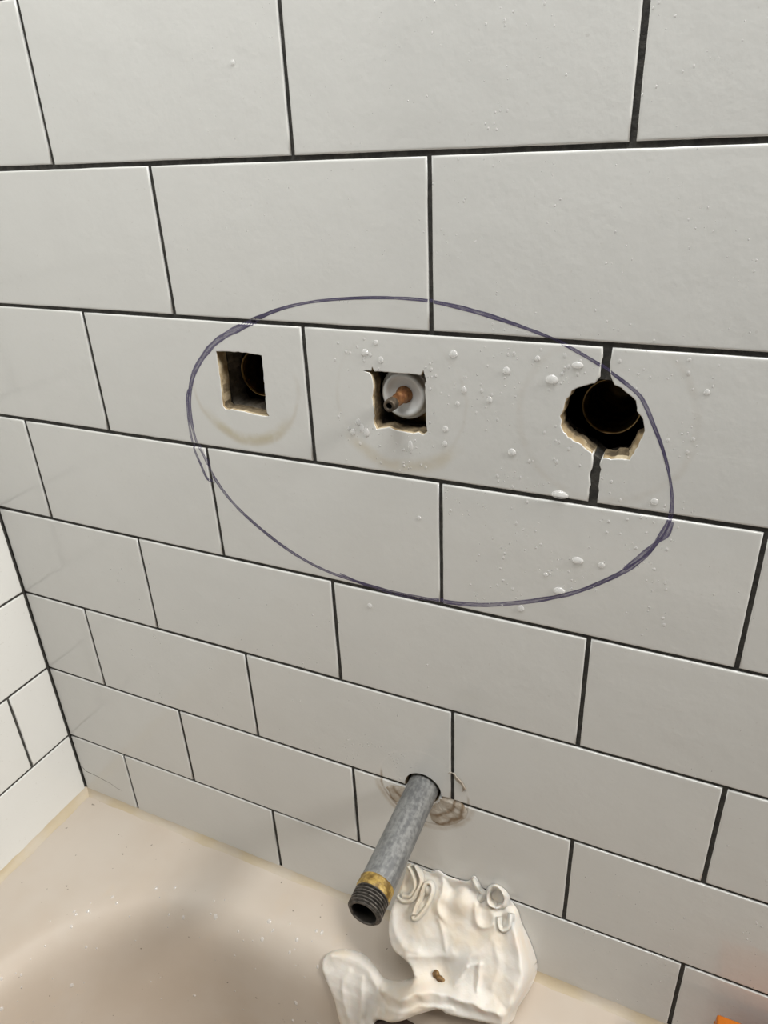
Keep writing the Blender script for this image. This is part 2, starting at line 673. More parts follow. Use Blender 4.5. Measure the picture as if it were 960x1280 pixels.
for k in sorted(JOINTS):
    v1, v0 = -k * P - G / 2, -(k + 1) * P + G / 2
    xs = [XC - .2] + JOINTS[k] + [XR]
    for a, b in zip(xs[:-1], xs[1:]):
        u0, u1 = a + G / 2, b - G / 2
        jx = random.uniform(-.25, .25)
        jz = random.uniform(-.2, .2)
        u0, u1 = u0 + jx, u1 + jx
        w0, w1 = v0 + jz, v1 + jz
        kw = {}
        if k == 2 and u0 < 86 < u1:
            kw = dict(holes=[dict(loop=H1d, chip=.5)])
        elif k == 2 and u0 < 183 < u1:
            u1 -= .9
            kw = dict(holes=[dict(loop=H2d, chip=.5, dirt=2)], notch=('right', [q for q in H3Ld if q[0] < u1 - .35], chip_hole3), rag=('right', .9))
        elif k == 2 and abs(u0 - 285) < 3:
            u0 += .9
            kw = dict(notch=('left', [q for q in H3Rd if q[0] > u0 + .35], chip_hole3), rag=('left', .9))
        elif k == 5 and u0 < PX < u1:
            arc = [(PX + 13.2 * math.cos(t), PZ + 13.2 * math.sin(t)) for t in [math.pi - math.pi * i / 18 for i in range(19)]]
            arc = [q for q in arc if q[1] > w0 + .4]
            kw = dict(notch=('bottom', [(arc[0][0], w0)] + arc + [(arc[-1][0], w0)], .6))
        elif k == 6 and u0 < PX < u1:
            arc = [(PX + 12.6 * math.cos(t), PZ + 12.6 * math.sin(t)) for t in [-math.pi * i / 18 for i in range(19)]]
            arc = [q for q in arc if q[1] < w1 - .4]
            kw = dict(notch=('top', [(arc[0][0], w1)] + arc + [(arc[-1][0], w1)], .6))
        tile(wall_back, back_map, False, u0, u1, w0, w1, **kw)
        EDGES.append((u0, u1, w0, w1))

# left wall
YF = 760.0
rect_l = [(-8, ZB - 4), (YF, ZB - 4), (YF, ZT), (-8, ZT)]
wall_left = slab('wall_left', left_map, rect_l, [], GD, TH + 3, M_GROUT, None, True)
tag(wall_left, 'white subway tile wall with dark grout at the tub end', 'wall', None, 'structure')
for k in range(-4, 8):
    v1, v0 = -k * P - G / 2, -(k + 1) * P + G / 2
    j0 = 42.5 if k % 2 == 0 else 120.0
    us = [.2]
    while j0 < YF - 12:
        us.append(j0)
        j0 += L
    us.append(YF)
    for a, b in zip(us[:-1], us[1:]):
        tile(wall_left, left_map, True, a + G / 2 + (.1 if a < 1 else 0), b - G / 2, v0, v1)


def surf_depth(u, v):
    """depth of the back wall's surface at (u,v): 0 on the glaze, GD in the joints"""
    for (a, b, c, d) in EDGES:
        if a <= u <= b and c <= v <= d:
            e = min(u - a, b - u, v - c, d - v)
            pf = [(0., 1.5), (.10, .36), (.38, .09), (.9, .015), (1.5, 0.)]
            for (i0, d0), (i1, d1) in zip(pf, pf[1:]):
                if e <= i1:
                    return min(GD, d0 + (d1 - d0) * (e - i0) / (i1 - i0))
            return 0.
    return GD


# floor
mesh('floor', [W(-400, 60, -1070), W(1500, 60, -1070), W(1500, -1400, -1070), W(-400, -1400, -1070)], [(3, 2, 1, 0)], M_FLOOR, None, None, False)
tag(bpy.data.objects['floor'], 'bathroom floor under the bathtub', 'floor', None, 'structure')

# ------------------------------------------------------------------ bathtub
ZD = -620.0
TX0, TX1, TY0, TY1 = -113.0, 1120.0, -620.0, -38.0      # basin mouth
TR = 165.0
TPROF = [(-17, 0), (-14, 0), (-6, -.4), (0, -1.2), (5, -3), (10, -6.5), (15, -11.5), (19, -18), (22, -26), (24.5, -36), (27, -50), (31, -80), (40, -160), (54, -280),
         (62, -320), (78, -345), (105, -360), (160, -366)]


def tub_s(x, y):
    cx = (TX0 + TX1) / 2
    cy = (TY0 + TY1) / 2
    qx = abs(x - cx) - ((TX1 - TX0) / 2 - TR)
    qy = abs(y - cy) - ((TY1 - TY0) / 2 - TR)
    return -(math.hypot(max(qx, 0), max(qy, 0)) + min(max(qx, qy), 0) - TR)


def tub_z(x, y):
    s = tub_s(x, y)
    if s <= TPROF[0][0]:
        return ZD
    for (a, za), (b, zb) in zip(TPROF, TPROF[1:]):
        if s <= b:
            return ZD + za + (zb - za) * (s - a) / (b - a)
    return ZD + TPROF[-1][1]


def contour(s, nc=26, ns=18):
    x0, x1, y0, y1 = TX0 + s, TX1 - s, TY0 + s, TY1 - s
    r = max(12., TR - s)
    pts = []
    for (cx, cy, a0) in ((x1 - r, y1 - r, 0), (x0 + r, y1 - r, 90), (x0 + r, y0 + r, 180), (x1 - r, y0 + r, 270)):
        for i in range(nc):
            a = math.radians(a0 + 90 * i / (nc - 1))
            pts.append((cx + r * math.cos(a), cy + r * math.sin(a)))
        # straight run to the next corner
        nx = {0: (x0 + r, y1), 90: (x0, y0 + r), 180: (x1 - r, y0), 270: (x1, y1 - r)}[a0]
        lx, ly = pts[-1]
        for i in range(1, ns):
            t = i / ns
            pts.append((lx + (nx[0] - lx) * t, ly + (nx[1] - ly) * t))
    return pts


tub = empty('bathtub', W(480, -340, -1070), 'cream enamel bathtub with a flat deck along the tiled walls', 'bathtub')
vs, fs = [], []
ring_n = len(contour(0))
ox0, ox1, oy0, oy1 = XC + .5, 1210.0, -720.0, -.5


def outer_pt(q):
    # shoot from the basin centre line to the deck's outer rectangle
    c = ((TX0 + TX1) / 2, (TY0 + TY1) / 2)
    qx, qy = q
    x = min(max(qx, ox0), ox1)
    y = min(max(qy, oy0), oy1)
    ex = [(qx - ox0, 0), (ox1 - qx, 1), (qy - oy0, 2), (oy1 - qy, 3)]
    return x, y, ex


def to_rect(q):
    cx, cy = (ox0 + ox1) / 2, (oy0 + oy1) / 2
    dx, dy = q[0] - cx, q[1] - cy
    hx, hy = (ox1 - ox0) / 2, (oy1 - oy0) / 2
    t = min(hx / abs(dx) if abs(dx) > 1e-6 else 1e9, hy / abs(dy) if abs(dy) > 1e-6 else 1e9)
    return cx + dx * t, cy + dy * t


c0 = contour(TPROF[0][0])
rects = [to_rect(q) for q in c0]
for cxy in ((ox0, oy0), (ox0, oy1), (ox1, oy0), (ox1, oy1)):      # pin the four deck corners
    i = min(range(ring_n), key=lambda j: (rects[j][0] - cxy[0]) ** 2 + (rects[j][1] - cxy[1]) ** 2)
    rects[i] = cxy
vs += [W(x, y, -1069) for x, y in rects]
vs += [W(x, y, ZD - 4) for x, y in rects]
vs += [W(x, y, ZD) for x, y in rects]
mx, my = (ox0 + ox1) / 2, (oy0 + oy1) / 2
vs += [W(mx + (x - mx) * .997, my + (y - my) * .994, ZD) for x, y in rects]
for s, z in TPROF:
    vs += [W(x, y, ZD + z) for x, y in contour(s)]
nr = 4 + len(TPROF)
for k in range(nr - 1):
    for j in range(ring_n):
        t = (j + 1) % ring_n
        fs.append((k * ring_n + j, k * ring_n + t, (k + 1) * ring_n + t, (k + 1) * ring_n + j))
fs.append(tuple((nr - 1) * ring_n + j for j in range(ring_n)))
mesh('tub_shell', vs, fs, M_TUB, tub)
# overflow cover on the basin's back wall, below the spout
ovx, ovz, ovr = 198.0, -668.0, 30.0


def basin_y(z):
    for (a, za), (b, zb) in zip(TPROF, TPROF[1:]):
        if ZD + zb <= z:
            return TY1 - (a + (b - a) * (z - ZD - za) / (zb - za))
    return TY1 - 50


vs, fs = [], []
for (r, d) in ((ovr, -1), (ovr, 2.5), (ovr - 2, 4.5), (ovr * .55, 6), (0.01, 6.2)):
    for i in range(36):
        a = 2 * math.pi * i / 36
        z = ovz + r * math.sin(a)
        vs.append(W(ovx + r * math.cos(a), min(basin_y(z), basin_y(-640)) - d, z))
for k in range(4):
    for j in range(36):
        t = (j + 1) % 36
        fs.append((k * 36 + j, k * 36 + t, (k + 1) * 36 + t, (k + 1) * 36 + j))
tag(mesh('overflow_cover', vs, fs, M_BRONZE, tub), 'dark bronze overflow cover')


# caulk beads between tub and tile
def bead(name, fpos, length, label):
    vs, fs = [], []
    n = int(length / 6)
    m = 7
    for i in range(n + 1):
        u = length * i / n
        hz = 5.6 + 1.4 * noise.noise(Vector((u * .02, 3, 0))) + .8 * noise.noise(Vector((u * .1, 7, 0)))
        hy = 5.2 + 2.0 * noise.noise(Vector((u * .025, 11, 0))) + .9 * noise.noise(Vector((u * .13, 5, 0)))
        for j in range(m):
            t = j / (m - 1)
            a = t * math.pi / 2
            # slightly hollow fillet from the wall to the deck
            yy = hy * (1 - math.cos(a)) ** 1.0 * .55 + hy * t * .45
            zz = hz * (1 - math.sin(a)) * .55 + hz * (1 - t) * .45
            vs.append(fpos(u, yy, zz))
    for i in range(n):
        for j in range(m - 1):
            a = i * m + j
            fs.append((a, a + 1, a + m + 1, a + m))
    o = mesh(name, vs, fs, M_CAULK, None)
    return tag(o, label, 'caulk', None, 'structure')


bead('trim_1', lambda u, y, z: W(XC + u, -y + .2, ZD + z), 1150, 'cream caulk bead along the foot of the long tiled wall')
bead('trim_2', lambda u, y, z: W(XC + y * 1.25 - .2, -u, ZD + z * 1.2), 720, 'yellowed caulk bead along the foot of the end wall')

# ------------------------------------------------------------------ valves inside the holes
def valve(cx, cz, d, label):
    o = empty('shower_valve', W(cx, d, cz), label, 'valve', 'brass valve bodies inside the wall holes')
    # barrel with an internal thread
    body = lathe([(d + 42, 17), (d + 12, 17), (d + 10, 14.6), (d + 1, 14.4), (d, 14.0)], (cx, cz), 44, o, 'valve_body', M_BRASS, org=None)
    lathe([(d, 14.0), (d - .35, 13.7), (d, 13.3), (d + 1.0, 13.1)], (cx, cz), 44, body, 'rim', M_BRASSRIM)
    pr = [(d + 1.0, 13.1)]
    y = d + 2
    while y < d + 20:
        pr += [(y, 13.0), (y + .9, 11.9), (y + 1.8, 13.0)]
        y += 2.2
    pr += [(d + 24, 11.5), (d + 40, 11), (d + 41, 6), (d + 41, .1)]
    lathe(pr, (cx, cz), 44, body, 'thread', M_BRASS)
    # inlet pipe dropping from the body
    vs, fs = [], []
    for z in (cz - 14, cz - 150):
        for i in range(20):
            a = 2 * math.pi * i / 20
            vs.append(W(cx + 8 * math.cos(a), d + 26 + 8 * math.sin(a), z))
    for i in range(20):
        t = (i + 1) % 20
        fs.append((i, t, 20 + t, 20 + i))
    mesh('supply_pipe', vs, fs, M_BRASS, o)
    return o


valve(84.5, -192, 21, 'tarnished brass valve body in the square hole with a clean lower edge')
valve(285.5, -191.5, 21, 'tarnished brass valve body in the broken round hole')

st = empty('diverter_valve', W(183.5, 4, -191.5), 'white plastic valve cartridge with rusty stem in the middle hole', 'valve')
CX, CZ = 183.5, -190.5
lathe([(40, 14.2), (9.0, 14.2), (7.6, 13.9), (7.0, 13.2), (6.6, 12.2), (4.6, 12.0), (3.8, 11.4), (3.6, 10.2), (4.2, 9.3), (5.2, 8.2), (5.6, 4.6), (5.6, 3.6)],
      (CX, CZ), 48, st, 'housing', M_WHITEPL)
stem = lathe([(6, 4.6), (4.6, 4.6), (4.0, 3.9), (2, 3.4), (-3, 3.3), (-3.4, 3.0), (-7.6, 3.0), (-8.2, 3.3), (-9, 3.3)], (CX, CZ), 26, st, 'stem', M_RUST, jit=.06)
lathe([(-9, 3.35), (-13.4, 3.25), (-14.0, 2.9), (-14.0, 1.7), (-13.4, 1.5)], (CX, CZ), 14, stem, 'stem_end', M_STEMEND, jit=.08)
lathe([(-13.7, 1.55), (-9, 1.4), (-8.9, .05)], (CX, CZ), 14, stem, 'screw_hole', M_BLACK)
lathe([(46, 22), (16, 22), (14, 19), (14, 14.3)], (CX, CZ), 6, st, 'valve_body', M_BRASS)

# ------------------------------------------------------------------ spout pipe
sp = empty('spout_pipe', W(PX, 0, PZ), 'bare galvanised pipe with threaded end sticking out below the holes', 'pipe')
TIP = (.028, -.006)
RP = 10.7
pipe = lathe([(60, RP), (-20, RP), (-50, RP), (-77, RP), (-78, RP - .1)], (PX, PZ), 48, sp, 'pipe_body', M_GALV, TIP)
pr = [(-77.2, RP + .05)]
y = -77.6
while y > -84.5:
    pr += [(y, RP + random.uniform(.15, .45)), (y - .7, RP + random.uniform(-.05, .2))]
    y -= 1.4
pr += [(-85.2, RP - .1)]
lathe(pr, (PX, PZ), 48, pipe, 'thread_sealant', M_DOPE, TIP, jit=.12)
pr = [(-84.6, RP - .2)]
y = -85
while y > -95.5:
    pr += [(y, RP + .05), (y - .6, RP + .05), (y - 1.15, RP - 1.25), (y - 1.4, RP - 1.25)]
    y -= 1.95
pr += [(-96.3, RP - .9), (-96.8, RP - 1.5), (-96.8, 8.2), (-96.2, 7.8)]
thr = lathe(pr, (PX, PZ), 64, sp, 'thread', M_ROT, TIP)
for p in thr.data.polygons:
    p.use_smooth = False
lathe([(-96.4, 7.9), (-90, 7.8), (-40, 7.8), (-39.5, .05)], (PX, PZ), 36, thr, 'bore', M_BLACK, TIP)


# broken ring of old caulk left by the spout's flange
def residue(a0, a1, r0, r1, nseed):
    n, m = 30, 9
    vs, fs = [], []
    for i in range(n + 1):
        a = math.radians(a0 + (a1 - a0) * i / n)
        endf = min(1, min(i, n - i) / 4)
        for j in range(m):
            t = j / (m - 1)
            ro = r1 + 2.0 * noise.noise(Vector((a * 4, nseed, 1))) - 5 * (1 - endf)
            ri = r0 + 2.0 * noise.noise(Vector((a * 5, nseed, 9)))
            r = ri + (ro - ri) * t
            x, z = PX + r * math.cos(a), PZ + r * math.sin(a)
            hgt = (.5 + .45 * noise.noise(Vector((x * .35, z * .35, nseed)))) * min(1, 3.2 * min(t, 1 - t) + .02) * endf
            hgt += .8 * math.exp(-((t - .88) / .10) ** 2) * endf
            d = surf_depth(x, z)
            vs.append(W(x, min(d, .6) - .05 - hgt, z))
    for i in range(n):
        for j in range(m - 1):
            a = i * m + j
            fs.append((a, a + m, a + m + 1, a + 1))
    return mesh('caulk_residue', vs, fs, M_RESID, wall_back)


def make_resid():
    m, nt, b = new_mat('stained_caulk_residue')
    pos = pos_n(nt)
    f = maprange(nt, noise_n(nt, pos, 110, 5, .65), .42, .60)
    col = mixcol(nt, math_n(nt, 'MULTIPLY', f, .45), (.56, .52, .46), (.30, .21, .12))
    for r in (30, 23):
        k = ring_mask(nt, pos, PX, PZ, r, 2.4, 9, 70, 60, 80)
        col = mixcol(nt, math_n(nt, 'MULTIPLY', k, .85), col, (.20, .125, .06))
    nt.links.new(col, b.inputs['Base Color'])
    b.inputs['Roughness'].default_value = .7
    bump(nt, noise_n(nt, pos, 300, 4), .6, .001, b)
    return m


M_RESID = make_resid()
residue(196, 232, 14, 30, 2.3)
residue(282, 356, 14, 33, 5.1)
residue(18, 50, 30.5, 33.5, 8.8)

# hairline crack in the corner tile above the tub
vs, fs = [], []
CR = [(-158.5, -586.5), (-154.2, -591.0), (-147, -591.6), (-140.0, -592.0), (-132, -593.9), (-125.1, -595.0), (-118, -598.0), (-112.5, -598.4)]
for i, (x, z) in enumerate(CR):
    w = .32 * (1 - i / len(CR)) + .10
    vs += [W(x, surf_depth(x, z) - .03, z + w), W(x, surf_depth(x, z) - .03, z - w)]
fs = [(2 * i, 2 * i + 1, 2 * i + 3, 2 * i + 2) for i in range(len(CR) - 1)]
mesh('crack', vs, fs, M_GROUT, wall_back)

# ------------------------------------------------------------------ marker oval
OVAL = [(96.7, -156.6, 3), (113.8, -149.8, 2.0), (131.3, -145.3, 1.5), (150.1, -142.5, 1.5), (172.4, -140.8, 1.6), (193.5, -140.7, 1.6),
        (209.7, -142.5, 2.0), (225.4, -145.5, 2.3), (240.7, -149.4, 1.8), (255.7, -153.9, 1.6), (266.8, -158.3, 1.5), (277.8, -163.6, 1.6),
        (288.0, -169.4, 1.6), (298.0, -176.4, 1.8), (302.0, -181.0, 2.0), (307.0, -190.5, 2.0), (312.2, -201.3, 1.6), (316.3, -212.5, 1.4),
        (319.2, -224.1, 1.4), (319.9, -234.4, 2.2), (318.0, -242.4, 2.6), (313.0, -255.3, 1.8), (305.9, -265.0, 2.8), (295.3, -274.9, 2.4),
        (280.1, -286.2, 2.4), (263.8, -294.6, 2.8), (246.5, -301.5, 2.8), (228.3, -307.1, 2.8), (206.8, -310.2, 3.0), (179.1, -311.4, 2.2),
        (147.4, -309.1, 2.0), (125.5, -305.4, 2.0), (103.5, -296.8, 2.3), (81.8, -283.4, 2.4), (65.8, -269.9, 2.3), (55.0, -255.1, 2.4),
        (49.7, -241.3, 1.8), (45.9, -232.8, 1.8), (44.6, -221.0, 2.2), (45.9, -205.7, 2.4), (50.2, -193.0, 3.0), (56.8, -183.0, 3.4),
        (68.6, -171.5, 3.4), (80.8, -164.0, 3.8), (99.3, -156.0, 3.6)]
OVAL2 = [(47.0, -199.2, 2.2), (44.2, -205.8, 1.8), (42.4, -221.2, 1.6), (43.0, -236.8, 1.5), (46.0, -247.1, 1.8), (49.3, -256.5, 1.8), (54.6, -258.8, .8)]
OVAL3 = [(320.6, -237.3, 2.6), (319.4, -244.4, 3.0), (315.5, -249.5, 1.8), (311.6, -255.6, 3.2), (302.3, -267.6, 2.0)]
OVAL4 = [(139.4, -306.2, 1.0), (152.8, -309.8, 1.8), (168.6, -312.6, 2.0), (186.8, -312.7, 2.2), (206.8, -310.4, 1.6)]


def catmull(pts, step):
    res = []
    n = len(pts)
    for i in range(n - 1):
        p0, p1, p2, p3 = (Vector(pts[max(i - 1, 0)]), Vector(pts[i]), Vector(pts[i + 1]), Vector(pts[min(i + 2, n - 1)]))
        k = max(2, int((p2 - p1).xy.length / step))
        for j in range(k):
            t = j / k
            res.append(.5 * (2 * p1 + (p2 - p0) * t + (2 * p0 - 5 * p1 + 4 * p2 - p3) * t * t + (3 * p1 - p0 - 3 * p2 + p3) * t ** 3))
    res.append(Vector(pts[-1]))
    return res


vs, fs, uvs = [], [], []
lift = .06
for stroke in (OVAL, OVAL2, OVAL3, OVAL4):
    pts = catmull(stroke, .55)
    base = len(vs)
    m = 7
    run = 0.
    for i, q in enumerate(pts):
        d = (pts[min(i + 1, len(pts) - 1)] - pts[max(i - 1, 0)])
        nn = Vector((-d.y, d.x, 0)).normalized()
        if i:
            run += (q - pts[i - 1]).xy.length
        wd = q.z * (1 + .22 * noise.noise(Vector((run * .12, base, 0)))) * 1.05
        for j in range(m):
            t = j / (m - 1)
            x, z = q.x + nn.x * wd * (t - .5), q.y + nn.y * wd * (t - .5)
            vs.append(W(x, surf_depth(x, z) - lift, z))
            uvs.append((run * .5, t))
    for i in range(len(pts) - 1):
        for j in range(m - 1):
            a = base + i * m + j
            fs.append((a, a + m, a + m + 1, a + 1))
    lift += .02
ink = mesh('marker_oval', vs, fs, M_INK)
lay = ink.data.uv_layers.new(name='UVMap')
for lp in ink.data.loops:
    lay.data[lp.index].uv = uvs[lp.vertex_index]
tag(ink, 'hand-drawn purple marker oval around the three holes in the tile', 'marker line')

# ------------------------------------------------------------------ wet cloth on the tub deck
EB = Vector((0, -67, -62)).normalized()
NB = Vector((0, EB.z, -EB.y))
OB = Vector((0, -8, -560))
OUT = [(173.7, 2.8), (175.8, -7.4), (178.0, -13.1), (186.3, -13.1), (193.5, -12.1), (201.1, -16.3), (209.0, -14.5), (223.7, -16.2), (226.3, -20.3),
       (229.4, -21.9), (233.9, -15.8), (236.9, -13.6), (239.2, -18.2), (243.8, -21.3), (248.5, -20.8), (253.3, -15.5), (260.5, -9.1), (264.1, -0.6),
       (272.4, 13.6), (277.2, 27.2), (275.7, 41.8), (271.0, 54.6), (268.7, 63.1), (253.0, 66.4), (237.4, 69.5), (227.4, 70.9), (222.6, 70.3),
       (208.0, 79.5), (200.0, 86.0), (190.0, 92.5), (176.0, 98.9), (172.8, 109.8), (149.9, 120.8), (139.2, 97.7), (126.4, 80.6), (127.2, 70.8),
       (137.4, 64.0), (153.3, 61.8), (166.0, 65.7), (175.5, 70.0), (186.0, 67.5), (196.0, 62.0), (198.0, 57.0), (193.0, 51.0), (180.5, 47.6),
       (172.7, 37.4), (170.4, 23.7), (171.9, 11.7)]
# name: (fold line, height, half width)
RID = [
    ([(180, -11), (186, 0), (182, 9)], 2.5, 5),
    ([(195, -2), (196, 9), (191.5, 19)], 2.0, 4.5),
    ([(202.2, -17.0), (206.4, -10.8), (208.4, -3.4), (205.8, 5.0), (210.9, 12.2)], 3.6, 3.0),
    ([(228.0, -20.1), (231.7, -14.7), (236.3, -10.7)], 4, 2.6),
    ([(233, -4), (234.4, 5.1), (240.7, 8.5), (247, 4)], 3.5, 3.0),
    ([(246, -2), (249, 8), (243, 22), (236, 30)], 3.0, 6),
    ([(134, 69), (145, 66), (156, 66), (168, 71), (176, 79), (178, 90), (174, 104)], 4, 5),
    ([(178, 76), (190, 73), (200, 68.5), (208.2, 62.1), (221.7, 57.7), (237.6, 54.5), (250.6, 53.7), (263.2, 53.2)], 7.5, 5.5),
    ([(184, 84), (200, 78), (214, 68), (232, 63)], 2.5, 2.6),
    ([(245.0, 30.6), (245.4, 39.0), (245.9, 47.5)], 3.0, 1.7),
    ([(236.2, 35.3), (233.3, 43.5), (229.8, 49.3)], 3.0, 2.0),
    ([(236.2, 35.3), (241, 33), (245.0, 30.6)], 2.0, 1.8),
    ([(193.9, 44.1), (206.7, 40.2), (219.1, 35.7), (223.5, 32.5)], 2.6, 4.0),
    ([(259.3, -3.1), (267.8, 14.0), (271.5, 29.8), (268.6, 45.4)], 4, 8),
    ([(208.5, 14.6), (215, 22), (219, 33)], 1.6, 2.4),
    ([(176, 22), (180, 32), (190, 40), (200.1, 39.5)], 2.2, 4),
    ([(250, 14), (256, 26), (255, 40)], 1.6, 4),
    ([(148, 74), (147, 88), (156, 112)], 2.2, 3.4),
    ([(160, 74), (163, 90), (165, 108)], 2.2, 3.0),
]
# turned-up hems standing on the heap: line, height at start / end, closed loop?
HEMS = [
    ([(178.6, -11.5), (183.2, -7.5), (187.2, 0.4), (185.2, 7.0), (180, 8.6)], 5, 2),
    ([(183.5, -13.5), (188.8, -8.3), (190.4, -1.7), (187.0, 8.8), (181, 12.0), (176, 10)], 6, 2),
    ([(191.3, 17), (191.6, 11.2), (192.7, 2.0), (194.6, -4.4), (198.1, -4.9), (200.1, 0.5), (198.3, 10.0), (194.2, 18.6), (191.6, 20.4), (190.6, 18.4)], 5, 2.5),
    ([(228.0, -20.1), (231.4, -15.2), (235.6, -11.4), (233.3, -6)], 5, 1),
    ([(246.9, -6.9), (241.0, -8.6), (240.2, -15.3), (243.8, -20.2), (248.4, -20.0), (252.0, -16.1), (251.8, -9.8), (246.9, -6.9)], 8, 8),
    ([(249.6, -1.5), (251.4, 3.4), (254.6, 5.4), (258.2, 1.0), (257.4, -6.5)], 4, 3),
]
DISH = [((218, 46), 13, -9), ((246.3, -14), 4.6, -7), ((213.5, -7), 5, -5), ((223, -2), 9, 6), ((195.6, 5), 3.0, -4), ((181, -1), 4, -3.5), ((254.5, -1), 2.5, -2)]
RIDS = [([tuple(v.xy) for v in catmull([(a, b, 0) for a, b in pl], 1.5)], h, w) for pl, h, w in RID]
BB = [(min(q[0] for q in pl), max(q[0] for q in pl), min(q[1] for q in pl), max(q[1] for q in pl)) for pl, _, _ in RIDS]


def support_h(a, b):
    """height (along NB) of tub or wall under the cloth"""
    h = 30.
    while h > -80:
        q = OB + EB * b + NB * h
        if q.y > -.3 or q.z < tub_z(a, q.y):
            lo, hi = h, h + 1.
            for _ in range(6):
                m = (lo + hi) / 2
                q = OB + EB * b + NB * m
                if q.y > -.3 or q.z < tub_z(a, q.y):
                    lo = m
                else:
                    hi = m
            return hi
        h -= 1.
    return h


def nearest_on(poly, pt):
    best, bp = 1e9, pt
    v = Vector(pt)
    for i in range(len(poly)):
        p0, p1 = Vector(poly[i - 1]), Vector(poly[i])
        d = p1 - p0
        t = max(0, min(1, (v - p0).dot(d) / max(d.length_squared, 1e-9)))
        q = p0 + d * t
        if (q - v).length < best:
            best, bp = (q - v).length, (q.x, q.y)
    return bp


outl = [tuple(v.xy) for v in catmull([(a, b, 0) for a, b in OUT] + [(OUT[0][0], OUT[0][1], 0)], 2)][:-1]
step = .9
A0, A1, B0, B1 = 122, 280, -25, 124
na, nb = int((A1 - A0) / step), int((B1 - B0) / step)
idx, vs, fs = {}, [], []
for i in range(na + 1):
    for j in range(nb + 1):
        a, b = A0 + i * step, B0 + j * step
        wv = Vector((a * .06, b * .06, 0))
        aw = a + 1.2 * noise.noise(wv * 2.2)
        bw = b + 1.2 * noise.noise(wv * 2.2 + Vector((5, 5, 5)))
        ins = inside((a, b), outl)
        e = poly_dist((a, b), outl)
        if not ins and e > step * 1.45:
            continue
        if not ins:
            a, b = nearest_on(outl, (a, b))
        if not ins:
            e = 0.
        hs = support_h(a, b)
        h = 1.5
        best = 0.
        acc = 0.
        for (pl, hh, w), bb in zip(RIDS, BB):
            if aw < bb[0] - 2.6 * w or aw > bb[1] + 2.6 * w or bw < bb[2] - 2.6 * w or bw > bb[3] + 2.6 * w:
                continue
            d = poly_dist((aw, bw), pl, False)
            g = hh * (.55 * math.exp(-(d / w) ** 2) + .45 * math.exp(-abs(d / (w * .55)) ** 1.3))
            best = max(best, g)
            acc += g
        h += .75 * best + .25 * acc
        for (c, r, amt) in DISH:
            d = math.hypot(a - c[0], b - c[1]) / r
            h += amt * math.exp(-d * d)
        rn = 1 - abs(noise.noise(Vector((a * .085, b * .085, 2)))) * 2
        rn2 = 1 - abs(noise.noise(Vector((a * .19, b * .19, 8)))) * 2
        h += .55 * rn + .12 * rn2
        fw = 0.
        if b > 55:
            fw = max(0., min(1., (204 - a - .15 * (b - 60)) / 24))
            fw = fw * fw * (3 - 2 * fw)
        h = h * (1 - fw) + fw * (hs + 3.0 + .7 * (h - 1.5))
        h = max(h, hs + 2.2)
        t = min(1, e / (4.5 - 1.5 * fw))
        t = math.sqrt(max(0, 1 - (1 - t) ** 2))
        h = hs + .1 + (h - hs) * t
        q = OB + EB * b + NB * h
        idx[(i, j)] = len(vs)
        vs.append(W(a, min(q.y, -.25), q.z))
for i in range(na):
    for j in range(nb):
        ks = [(i, j), (i, j + 1), (i + 1, j + 1), (i + 1, j)]
        if all(k in idx for k in ks):
            fs.append(tuple(idx[k] for k in ks))
nheap = len(vs)
HG = {k: vs[v] for k, v in idx.items()}
for pl, g0, g1 in HEMS:
    pts = catmull([(a, b, 0) for a, b in pl], .8)
    b0 = len(vs)
    raw = []
    for q in pts:
        k = (round((q.x - A0) / step), round((q.y - B0) / step))
        if k not in HG:
            k = min(HG, key=lambda m: (m[0] - k[0]) ** 2 + (m[1] - k[1]) ** 2)
        g3 = HG[k] - (OB * .001 + Vector((0, 0, ZOFF * .001)))
        raw.append(g3.dot(NB))
    for i, q in enumerate(pts):
        d = (pts[min(i + 1, len(pts) - 1)] - pts[max(i - 1, 0)]).normalized()
        nn = Vector((-d.y, d.x))
        win = raw[max(0, i - 4):i + 5]
        hq = OB + EB * q.y + NB * (sum(win) / len(win) * 1000)
        c = W(q.x, hq.y, hq.z)
        t = i / (len(pts) - 1)
        g = (g0 + (g1 - g0) * t) * (1 + .18 * noise.noise(Vector((q.x * .25, q.y * .25, 6))))
        th = .8
        lean = .9 * noise.noise(Vector((q.x * .1, q.y * .1, 1)))
        for off, up in ((-3.2 * th, -1.2), (-th * 1.5, .25 * g), (-th * .95, .62 * g), (-th * .4, .8 * g), (th * .4, .8 * g), (th * .95, .62 * g), (th * 1.5, .25 * g), (3.2 * th, -1.2)):
            o2 = nn * (off + lean * max(up, 0) * .25)
            pos = c + (Vector((1, 0, 0)) * o2.x + EB * o2.y + NB * up) * .001
            pos.y = min(pos.y, -.0003)
            vs.append(pos)
    for i in range(len(pts) - 1):
        for j in range(7):
            a = b0 + i * 8 + j
            fs.append((a, a + 1, a + 9, a + 8))
    fs.append(tuple(b0 + j for j in range(8)))
    fs.append(tuple(b0 + (len(pts) - 1) * 8 + j for j in range(7, -1, -1)))
cloth = mesh('wet_cloth', vs, fs, M_CLOTH, origin=W(215, -35, ZD))
tag(cloth, 'crumpled wet white cloth heaped on the tub deck under the pipe', 'cloth')


def cloth_at(a, b):
    i, j = round((a - A0) / step), round((b - B0) / step)
    v = vs[idx[(i, j)]]
    return v


